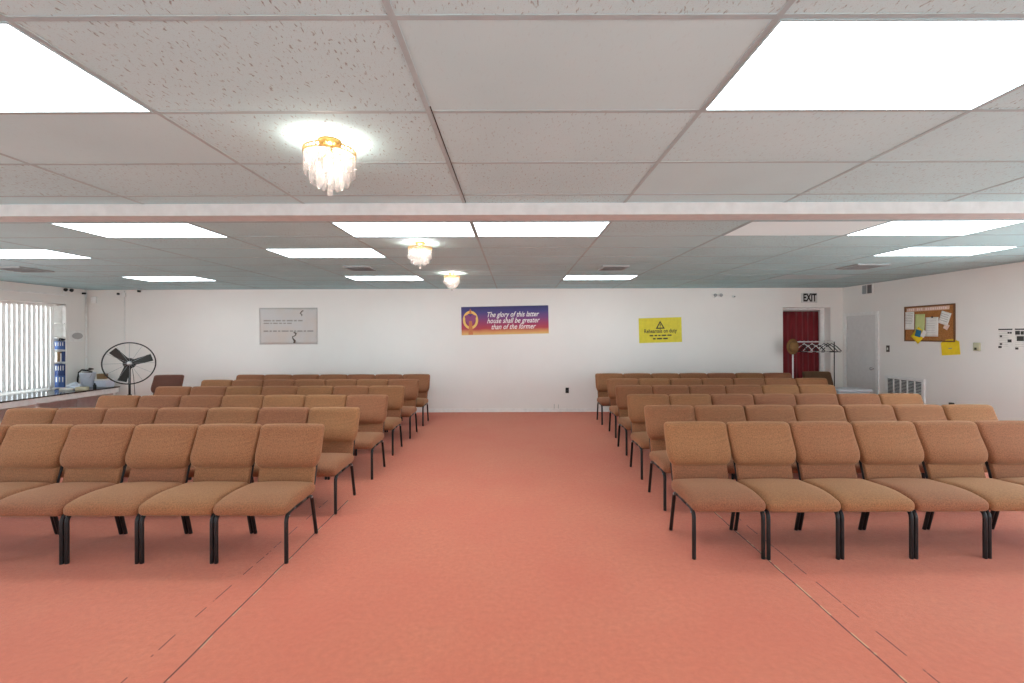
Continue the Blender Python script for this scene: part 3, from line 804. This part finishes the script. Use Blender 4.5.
e.prism([(cx_ - .13, cz_ + .09), (cx_ - .05, cz_ + .12), (cx_, cz_ + .07), (cx_ + .05, cz_ + .12), (cx_ + .13, cz_ + .09), (cx_ + .10, cz_ - .02), (cx_ + .03, cz_ - .11), (cx_ - .03, cz_ - .11), (cx_ - .10, cz_ - .02)], -.0105, -.0065)
e.build('emblem_wings', plain('emblem_violet', (150, 70, 120), .5), t)
e = MB(); e.prism([(cx_ - .028, cz_ + .13), (cx_ + .028, cz_ + .13), (cx_ + .018, cz_ + .20), (cx_, cz_ + .245), (cx_ - .018, cz_ + .20)], -.0125, -.0095)
e.prism([(cx_ - .05, -.30), (cx_ + .05, -.30), (cx_ + .03, cz_ - .02), (cx_ - .03, cz_ - .02)], -.0125, -.0107)
e.build('emblem_flame', plain('emblem_amber', (206, 120, 70), .5), t)

# yellow sign
YW, YH = .462, .268
t = thing('warning_sign', 'yellow warning sign with black triangle on the far wall', 'sign', **mount(3.144, 1.763, -.026, .002))
MB().box(-YW, YW, -.006, 0, -YH, YH).build('sheet', M_YSIGN, t)
k_ = MB(); a_, b_ = [(-.098, .03), (.098, .03), (0, .205)], [(-.058, .054), (.058, .054), (0, .158)]
k_.add([(x, -.0075, z) for x, z in a_ + b_], [(0, 1, 4, 3), (1, 2, 5, 4), (2, 0, 3, 5)])
k_.box(-.009, .009, -.008, -.007, .085, .135); k_.box(-.009, .009, -.008, -.007, .062, .076)
k_.build('triangle_symbol', M_INK, t)
m_ = text_mb('Rehearsals on duty', .118, offset=.0022, sx=.78).xform(Matrix.Translation((.0, -.007, -.020)))
m_.build('lettering', M_INK, t)
b = MB(); rough_lines(b, -.235, -.128, (.08, .06, .05, .10, .09), .026, -.0075); rough_lines(b, -.165, -.198, (.06, .11, .10), .028, -.0075)
b.build('small_print', M_INK, t)

# exit sign above the doorway
t = thing('exit_sign', 'small white exit sign with black letters above the doorway', 'sign', **mount(6.355, 2.447, 0, 0))
MB().rbox(.165, .022, .105, .008, lambda a, b_, c_: (a, b_ - .022, c_), 2).build('housing', plain('exit_housing', (212, 212, 210), .5), t)
text_mb('EXIT', .225, offset=.010, sx=.62).xform(Matrix.Translation((0, -.045, .0))).build('lettering', M_INK, t)

# wall devices
def twin_light(name, label, loc, rot, mat_head):
    t = thing(name, label, 'emergency light', loc, rot=rot)
    MB().rbox(.06, .02, .04, .008, lambda a, b_, c_: (a, b_ - .02, c_), 2).build('housing', M_WHITE, t)
    for s in (-1, 1):
        MB().lathe([(.012, 0), (.030, .02), (.036, .05), (.030, .055), (.002, .05)], n=14).xform(Matrix.Translation((s * .062, -.035, .035)) @ Matrix.Rotation(PI / 2 + .35, 4, 'X')).build('lamp_head', mat_head, t)
twin_light('emergency_light', 'twin-headed black emergency light high on wall above the window', (LEFT, 9.38, 2.60), (0, 0, PI / 2), M_BLACK)
twin_light('emergency_light', 'white twin-headed emergency light high on wall beside yellow sign', (4.37, BACK, 2.49), (0, 0, 0), M_GREYV)
def camera_dev(label, loc, rot, mat):
    t = thing('security_camera', label, 'camera', loc, rot=rot); t.scale = (.65, .65, .75)
    MB().lathe([(.03, 0), (.03, .012), (.012, .02), (.012, .06)], n=14).xform(Matrix.Rotation(PI / 2, 4, 'X')).build('bracket', M_WHITE, t)
    MB().rbox(.028, .055, .028, .01, lambda a, b_, c_: (a, b_ - .10, c_ - .01), 2).build('body', mat, t)
    MB().lathe([(.018, 0), (.018, .012), (.002, .012)], n=12).xform(Matrix.Translation((0, -.155, -.01)) @ Matrix.Rotation(PI / 2, 4, 'X')).build('lens', M_BLACK, t)
camera_dev('black security camera high on far wall near the ceiling above fan', (-8.10, BACK, 2.64), (0, 0, .2), M_BLACK)
camera_dev('black security camera beside a white conduit at the corner', (-8.57, BACK, 2.585), (0, 0, .5), M_BLACK)
camera_dev('black security camera on the window wall at the corner', (LEFT, 9.72, 2.59), (0, 0, PI / 2), M_BLACK)
camera_dev('small white security camera high on far wall nearer the exit sign', (4.72, BACK, 2.485), (0, 0, -.1), M_WHITE)
o = MB().rbox(.05, .03, .075, .012, lambda a, b_, c_: (a, b_ - .03, c_), 3).build('motion_sensor', M_WHITE, loc=(LEFT + .16, BACK, 2.45), rot=(0, 0, .6)); tag(o, 'white motion sensor in the corner beside the window wall', 'sensor')
o = MB().tube([(0, -.012, CZ), (0, -.012, 2.66)], .009, 8).box(-.03, .03, -.03, 0, 2.52, 2.60).build('conduit', M_WHITE, loc=(-8.44, BACK, 0)); tag(o, 'thin white conduit running down the far wall beside fan', 'conduit')
o = MB().tube([(0, -.02, .02), (0, -.02, 2.66)], .016, 8).build('corner_pipe', M_TRIM, loc=(LEFT + .025, BACK - .02, 0)); tag(o, 'white vertical pipe in the corner by the window wall', 'pipe')
t = thing('wall_plaque', 'pale wall plaque with a grey oval beside the shelf', 'plaque', (LEFT, 9.62, 1.675), rot=(0, 0, PI / 2))
MB().rbox(.155, .007, .115, .005, lambda a, b_, c_: (a, b_ - .008, c_), 2).build('plate', M_WHITE, t)
n = 28; MB().prism([(.115 * math.cos(2 * PI * k / n), .068 * math.sin(2 * PI * k / n)) for k in range(n)], -.024, -.016).build('oval', plain('plaque_grey', (176, 176, 176), .4), t)
t = thing('wall_outlet', 'wall outlet with black plug low on the far wall', 'outlet', (1.126, BACK, .466))
MB().rbox(.036, .004, .058, .003, lambda a, b_, c_: (a, b_ - .004, c_), 2).build('cover_plate', M_DARK, t)
MB().rbox(.022, .02, .024, .006, lambda a, b_, c_: (a + .004, b_ - .028, c_ - .02), 2).build('plug', M_BLACK, t)
struct(MB().box(.84, .848, BACK - .006, BACK, 0.0, .17).box(.93, .938, BACK - .006, BACK, 0.0, .16).build('trim_6', M_GREYV))

# ================================================================== doorway: curtain, garment rack, hat, hangers
nx = 60; vs = []; fs = []
for i in range(nx + 1):
    u = i / nx
    for k in range(9):
        v = k / 8
        xx = (OX0 + .02) + u * (.955 + .03 * (1 - v)); amp = .016 * (.5 + .5 * (1 - v) + .3)
        vs.append((xx, BACK + .32 + amp * math.sin(u * 2 * PI * 6.5 + 1.1 * math.sin(u * 9)), .03 + v * 2.145))
for i in range(nx):
    for k in range(8):
        a = i * 9 + k; fs.append((a, a + 9, a + 10, a + 1))
b = MB().add(vs, fs, 0, True)
o = b.build('door_curtain', M_CURT); md = o.modifiers.new('thickness', 'SOLIDIFY'); md.thickness = .004
tag(o, 'dark red curtain hanging across the doorway under the exit sign', 'curtain')

RYk = 9.55; rx0, rx1, rz = 5.83, 6.70, 1.505
rk = thing('garment_rack', 'thin garment rack standing before the red curtained doorway', 'garment rack', (0, RYk, 0))
MB().tube([(rx0 - .02, 0, rz), (rx1 + .03, 0, rz)], .010, 10).build('hanging_rail', M_WHITE, rk)
MB().tube([(rx0, 0, .06), (rx0, 0, rz)], .014, 10).build('post', M_WHITE, rk)
MB().tube([(rx1, 0, .06), (rx1, 0, rz)], .010, 10).build('post', M_BLACK, rk)
for x in (rx0, rx1):
    MB().tube([(x, -.2, .02), (x, .17, .02)], .012, 8).tube([(x, 0, .02), (x, 0, .08)], .014, 8).build('foot', M_WHITE, rk)
MB().tube([(rx0, 0, .14), (rx1, 0, .14)], .008, 8).build('lower_bar', M_WHITE, rk)
def hanger(x, a, mat, label, s=1.0):
    h = thing('clothes_hanger', label, 'hanger', (x, RYk, rz + .012), a, 'clothes hangers on the garment rack')
    MB().tube([(0, -.013, -.002), (0, -.010, .010), (0, 0, .014), (0, .012, .008), (0, .012, -.012), (0, 0, -.03), (0, 0, -.055)], .0024, 6).build('hook', M_STEEL, h)
    L = .17 * s
    MB().tube([(0, 0, -.05), (0, -L * .55, -.115), (0, -L, -.205), (0, -L * .9, -.222), (0, 0, -.215), (0, L * .9, -.222), (0, L, -.205), (0, L * .55, -.115)], .009, 7, closed=True).build('frame', mat, h)
M_WOODH = plain('hanger_wood', (150, 104, 62), .5)
hs = [(5.98, .45, M_BLACK, 'dark clothes hanger next to the straw hat'), (6.07, .55, M_WHITE, 'white clothes hanger nearest the straw hat'), (6.15, .5, M_BLACK, 'dark clothes hanger just past the white hanger'),
      (6.235, .65, M_WHITE, 'white clothes hanger in the middle of the rack'), (6.315, .6, M_BLACK, 'dark clothes hanger just past the middle of the rack'), (6.40, .7, M_WHITE, 'white clothes hanger farthest from the straw hat'),
      (6.485, .65, M_BLACK, 'dark clothes hanger past the last white hanger'), (6.565, .75, M_BLACK, 'black clothes hanger second from the rack end by the door frame'), (6.645, .8, M_BLACK, 'black clothes hanger at the rack end by the door frame')]
for x, a, mt, lab in hs: hanger(x, a, mt, lab + ', on the rack' if 'rack' not in lab else lab)
M_STRAW = plain('straw', (134, 98, 56), .8, bump=.4, scale=30)
t = thing('straw_hat', 'tan round straw hat hung on the garment rack post', 'hat', (rx0 - .02, RYk - .03, 1.405), rot=(PI / 2, 0, 0))
MB().lathe([(.002, .085), (.06, .085), (.078, .07), (.085, .012), (.125, .004), (.128, -.002), (.002, -.002)][::-1], n=28).xform(Matrix.Scale(1.28, 4, (0, 1, 0))).build('brim_and_crown', M_STRAW, t)
MB().lathe([(.0865, .014), (.0858, .03), (.084, .032), (.084, .012)], n=28).xform(Matrix.Scale(1.28, 4, (0, 1, 0))).build('band', plain('hat_band', (84, 58, 36), .7), t)

# grey storage tote by the side door
t = thing('storage_tote', 'pale blue-grey storage bin before the lone dark chair near the side door', 'storage bin', (6.14, 8.41, 0))
MB().rbox(.29, .18, .31, .03, lambda a, b_, c_: (a * (.92 + .14 * (c_ + .31)), b_ * (.92 + .14 * (c_ + .31)), c_ + .31), 4).build('body', plain('tote_grey', (170, 178, 186), .45), t)
MB().rbox(.315, .20, .022, .012, lambda a, b_, c_: (a, b_, c_ + .642), 4).build('lid', plain('tote_lid', (188, 194, 200), .45), t)

# ================================================================== right wall
def rw(y, z, off=0.0, tilt=0.0):    # frame on the right wall: local x runs towards the camera, -y into the room
    return dict(loc=(RIGHT - off, y, z), rot=(0, tilt, -PI / 2))
def sheet(name, label, cat, y, z, hw, hh, mat, tilt=0.0, off=.012, grp=None, curl=.004):
    o = bpy.data.objects.new('x', None)
    b = MB(); n = 6; vs = []
    for i in range(n + 1):
        for k in range(n + 1):
            u, v = -1 + 2 * i / n, -1 + 2 * k / n
            vs.append((u * hw, -.001 - curl * (u * u * .5 + (1 - v) ** 2 * .25), v * hh))
    fs = [(i * (n + 1) + k, (i + 1) * (n + 1) + k, (i + 1) * (n + 1) + k + 1, i * (n + 1) + k + 1) for i in range(n) for k in range(n)]
    bpy.data.objects.remove(o)
    o = b.add(vs, fs, 0, True).build(name, mat)
    r = rw(y, z, off, tilt); o.rotation_mode = 'XYZ'
    o.matrix_world = Matrix.Translation(r['loc']) @ Matrix.Rotation(-PI / 2, 4, 'Z') @ Matrix.Rotation(tilt, 4, 'Y')
    md = o.modifiers.new('thickness', 'SOLIDIFY'); md.thickness = .0006
    return tag(o, label, cat, grp)
def place_rw(t, y, z, off=0.0, tilt=0.0):
    t.matrix_world = Matrix.Translation((RIGHT - off, y, z)) @ Matrix.Rotation(-PI / 2, 4, 'Z') @ Matrix.Rotation(tilt, 4, 'Y'); return t

t = place_rw(thing('wall_vent', 'small grey wall vent high above the side door', 'air vent'), 9.165, 2.565)
MB().box(-.15, .15, -.008, 0, -.105, .105).build('frame', M_WHITE, t)
for i, s in enumerate((-1, 1)): MB().box(s * .068 - .055, s * .068 + .055, -.011, -.008, -.085, .085).build('louver', M_GREYV if s < 0 else plain('vent_mid', (112, 112, 112), .6), t)

t = place_rw(thing('return_grille', 'large white return air grille low on wall beside side door', 'air grille'), 8.29, .55)
GW, GH = .385, .30
MB().box(-GW, GW, -.012, 0, -GH, GH).build('backing', plain('grille_dark', (70, 72, 74), .7), t)
fr = MB()
for k in range(6): x = -GW + .012 + (2 * GW - .024) * k / 5; fr.box(x - .012, x + .012, -.024, -.010, -GH, GH)
fr.box(-GW, GW, -.024, -.010, GH - .02, GH); fr.box(-GW, GW, -.024, -.010, -GH, -GH + .02)
for a in ((-GW - .03, GW + .03, GH, GH + .03), (-GW - .03, GW + .03, -GH - .03, -GH), (-GW - .03, -GW, -GH, GH), (GW, GW + .03, -GH, GH)): fr.box(a[0], a[1], -.026, 0, a[2], a[3])
fr.build('frame', M_WHITE, t)
lv = MB()
for k in range(22):
    z = -GH + .03 + (2 * GH - .06) * k / 21
    lv.add([(-GW + .02, -.011, z + .011), (GW - .02, -.011, z + .011), (GW - .02, -.020, z - .001), (-GW + .02, -.020, z - .001)], [(0, 1, 2, 3), (3, 2, 1, 0)])
lv.build('louver', M_WHITE, t)

t = place_rw(thing('light_switch', 'dark light switch on the wall beside side door frame', 'switch'), 8.66, 1.385)
MB().rbox(.038, .004, .062, .003, lambda a, b_, c_: (a, b_ - .004, c_), 2).build('cover_plate', plain('switch_brown', (84, 76, 68), .4), t)
MB().box(-.010, .010, -.016, -.008, -.022, .022).build('toggle', M_PAPER, t)

# cork board and its notes
CY, CZb = 7.805, 1.845; HWb, HHb = .475, .312
t = place_rw(thing('cork_board', 'cork notice board with wooden frame on wall past side door', 'notice board'), CY, CZb)
MB().box(-HWb + .018, HWb - .018, -.008, 0, -HHb + .018, HHb - .018).build('cork_panel', M_CORK, t)
f = MB()
for a in ((-HWb, HWb, -HHb, -HHb + .02), (-HWb, HWb, HHb - .02, HHb), (-HWb, -HWb + .02, -HHb + .02, HHb - .02), (HWb - .02, HWb, -HHb + .02, HHb - .02)):
    f.box(a[0], a[1], -.018, 0, a[2], a[3])
f.build('frame', plain('board_frame_wood', (112, 74, 42), .5), t)
# local board coordinates (u towards the camera, v up) -> wall
def on(u, v): return (CY - u * HWb, CZb + v * HHb)
y, z = on(-.05, .80)
o = sheet('header_strip', 'pale pink lettered strip along top of the cork board', 'sign', y, z, .41, .032, plain('strip_pink', (222, 186, 164), .8), -.005, .010)
b = MB(); x = -.39
for k in range(19):
    wl = .022 + .012 * random.random()
    if k not in (4, 8): b.box(x, x + wl, -.0065, -.0055, -.02, .018 + .006 * (k % 2))
    x += wl + .012
b.build('lettering', plain('letter_pink', (244, 224, 216), .7), o)
def lines(o, hw, z0, z1, n, mat=M_GINK, y=-.0085, fill=.8):
    b = MB()
    for k in range(n):
        z = z0 + (z1 - z0) * k / max(1, n - 1); b.box(-hw * fill, hw * fill * random.uniform(.5, 1), y, y + .0008, z, z + .006)
    b.build('printed_text', mat, o)
grp = 'notes pinned on the cork board'
y, z = on(-.78, .18); o = sheet('notice', 'pale printed notice on cork board under the strip by the door', 'notice', y, z, .10, .158, M_PAPER, 0, .011, grp); lines(o, .10, -.05, .12, 7)
y, z = on(-.33, .02); o = sheet('notice', 'pale green notice on the cork board', 'notice', y, z, .095, .16, plain('paper_green', (206, 214, 146), .8), .03, .012, grp)
y, z = on(.15, -.20); o = sheet('notice', 'white notice with a dark pin on middle of the cork board', 'notice', y, z, .118, .165, M_PAPER, .015, .011, grp); lines(o, .118, -.10, .10, 6, plain('print_faint', (205, 203, 198), .7))
o = MB().lathe([(.003, 0), (.003, .008), (.012, .01), (.014, .022), (.002, .024)], n=12).build('push_pin', M_BLACK); y, z = on(.20, .33)
o.matrix_world = Matrix.Translation((RIGHT - .014, y, z)) @ Matrix.Rotation(-PI / 2, 4, 'Y'); tag(o, 'black push pin holding the white notice on the cork board', 'pin')
y, z = on(.64, .25); o = sheet('notice', 'tilted white note at cork board side nearest the thermostat', 'notice', y, z, .088, .105, M_PAPER, .32, .012, grp); lines(o, .088, -.05, .06, 4)
y, z = on(.70, -.20); o = sheet('notice', 'small pale pink slip below the tilted white note', 'notice', y, z, .042, .045, plain('slip_pink', (240, 214, 198), .8), .5, .013, grp)
y, z = on(-.38, -.66); o = sheet('flyer', 'yellow flyer hanging at lower edge of the cork board', 'flyer', y, z, .10, .115, plain('paper_yellow', (246, 214, 40), .7), .75, .019, grp)
y, z = on(-.36, -.54); o = sheet('card', 'blue card over the yellow flyer on the cork board', 'card', y, z, .055, .06, plain('paper_teal', (36, 112, 150), .7), .25, .031, grp)
y, z = on(-.14, -.58); o = sheet('card', 'small white card beside the blue card on cork board', 'card', y, z, .04, .06, M_PAPER, .55, .027, grp)
t = place_rw(thing('envelope', 'yellow envelope stuck to wall under the cork board corner', 'envelope'), 7.415, 1.425, .002, -.09)
MB().box(-.155, .155, -.006, 0, -.105, .105).build('body', plain('paper_yellow', (246, 214, 40), .7), t)
MB().prism([(-.155, .105), (-.05, .15), (.07, .15), (.155, .105)], -.008, -.002).build('flap', plain('paper_amber', (238, 198, 34), .7), t)
b = MB(); b.box(-.03, .03, -.0075, -.0065, -.005, .008)
b.build('printed_text', M_GINK, t)
t = place_rw(thing('thermostat', 'beige thermostat on wall past the cork board', 'thermostat'), 6.98, 1.465)
MB().rbox(.045, .016, .062, .006, lambda a, b_, c_: (a, b_ - .016, c_), 3).build('housing', plain('thermostat_beige', (190, 188, 158), .4), t)
MB().box(-.02, .012, -.036, -.031, -.048, -.012).build('dial', plain('dial_olive', (62, 60, 40), .5), t)
for k, (yc, hw, lab) in enumerate(((6.585, .098, 'white safety notice on the wall beside the thermostat'), (6.365, .098, 'white safety notice at the photo edge, past the other notice'))):
    t = place_rw(thing('safety_notice', lab, 'notice', group='printed safety notices on the wall'), yc, 1.590)
    MB().box(-hw, hw, -.003, 0, -.155, .155).build('sheet', M_PAPER, t)
    b = MB(); b.box(-hw + .004, hw - .004, -.0045, -.003, .128, .146)
    if k == 0:
        for x0, x1, z0, z1 in ((.03, .055, .075, .10), (.06, .085, .075, .10), (-.075, -.045, .022, .052), (.03, .082, -.05, -.008), (-.075, -.045, -.09, -.062), (-.095, -.05, -.135, -.105)):
            b.box(x0, x1, -.0045, -.003, z0, z1)
    else:
        for x0, x1, z0, z1 in ((-.09, -.03, .06, .115), (-.02, .02, .06, .11), (.03, .09, .055, .11), (-.07, .02, -.03, .04), (.03, .085, -.03, .035), (-.09, -.05, -.15, -.12)):
            b.box(x0, x1, -.0045, -.003, z0, z1)
    b.build('printed_picture', plain('print_charcoal', (58, 58, 56), .6), t)
    b = MB()
    for q in range(9): b.box(-hw + .008, hw * .4, -.0042, -.003, .10 - .026 * q, .104 - .026 * q)
    b.build('printed_text', plain('print_lightgrey', (188, 188, 180), .6), t)
t = place_rw(thing('wall_adapter', 'small black plug-in adapter low on wall behind the second row', 'adapter'), 7.37, .505)
MB().rbox(.036, .004, .058, .003, lambda a, b_, c_: (a, b_ - .004, c_), 2).build('cover_plate', M_WHITE, t)
MB().rbox(.03, .025, .032, .008, lambda a, b_, c_: (a, b_ - .032, c_ + .014), 2).build('plug', M_BLACK, t)

# ================================================================== daylight, camera, colour
wd = bpy.data.worlds.new('World'); SC.world = wd; wd.use_nodes = True
wt = wd.node_tree; bg = wt.nodes['Background']
tc = wt.nodes.new('ShaderNodeTexCoord'); sp = wt.nodes.new('ShaderNodeSeparateXYZ'); rp = wt.nodes.new('ShaderNodeValToRGB')
wt.links.new(tc.outputs['Generated'], sp.inputs[0])
mr = wt.nodes.new('ShaderNodeMapRange'); mr.inputs['From Min'].default_value = -1; wt.links.new(sp.outputs['Z'], mr.inputs['Value'])
wt.links.new(mr.outputs[0], rp.inputs['Fac']); els = rp.color_ramp.elements
els[0].position = 0.49; els[0].color = (.96, .99, 1.0, 1)      # lower half made bright to throw added light up at the ceiling
els[1].position = 0.52; els[1].color = (.46, .51, .57, 1)      # overcast sky
wt.links.new(rp.outputs['Color'], bg.inputs['Color']); bg.inputs['Strength'].default_value = 10.0
def portal(loc, rot, sx, sy):
    l = bpy.data.lights.new('window_daylight', 'AREA'); l.shape = 'RECTANGLE'; l.size = sx; l.size_y = sy; l.cycles.is_portal = True
    o = bpy.data.objects.new('window_daylight', l); COL.objects.link(o); o.location = loc; o.rotation_euler = rot
portal(((gx0 + gx1) / 2, FRONT - .10, (GZ0 + GZ1) / 2), (PI / 2, 0, PI), gx1 - gx0, GZ1 - GZ0)
portal((LEFT - .17, (SY0 + SY1) / 2, (SZ0 + SZ1) / 2), (0, -PI / 2, 0), SZ1 - SZ0, SY1 - SY0)
portal((RIGHT + .10, (SY0 + SY1) / 2, (SZ0 + SZ1) / 2), (0, PI / 2, 0), SZ1 - SZ0, SY1 - SY0)
portal((WX - .07, (YA + YB) / 2, (WZ0 + WZ1) / 2), (0, -PI / 2, 0), WZ1 - WZ0, YB - YA)
cd = bpy.data.cameras.new('camera'); co = bpy.data.objects.new('camera', cd); COL.objects.link(co)
co.location = (0, 0, EYE); co.rotation_euler = (PI / 2, .003, 0)
cd.sensor_width = 36; cd.lens = F / 1024 * 36; cd.shift_x = -3 / 1024; cd.shift_y = -6.5 / 1024; cd.clip_end = 100
SC.camera = co
vs_ = SC.view_settings; vs_.view_transform = 'Standard'; vs_.look = 'None'; vs_.gamma = 1; vs_.use_curve_mapping = False
vs_.exposure = -0.33
SC.cycles.max_bounces = 14; SC.cycles.diffuse_bounces = 8; SC.cycles.transparent_max_bounces = 24
SC.cycles.use_denoising = True
bpy.context.view_layer.update()
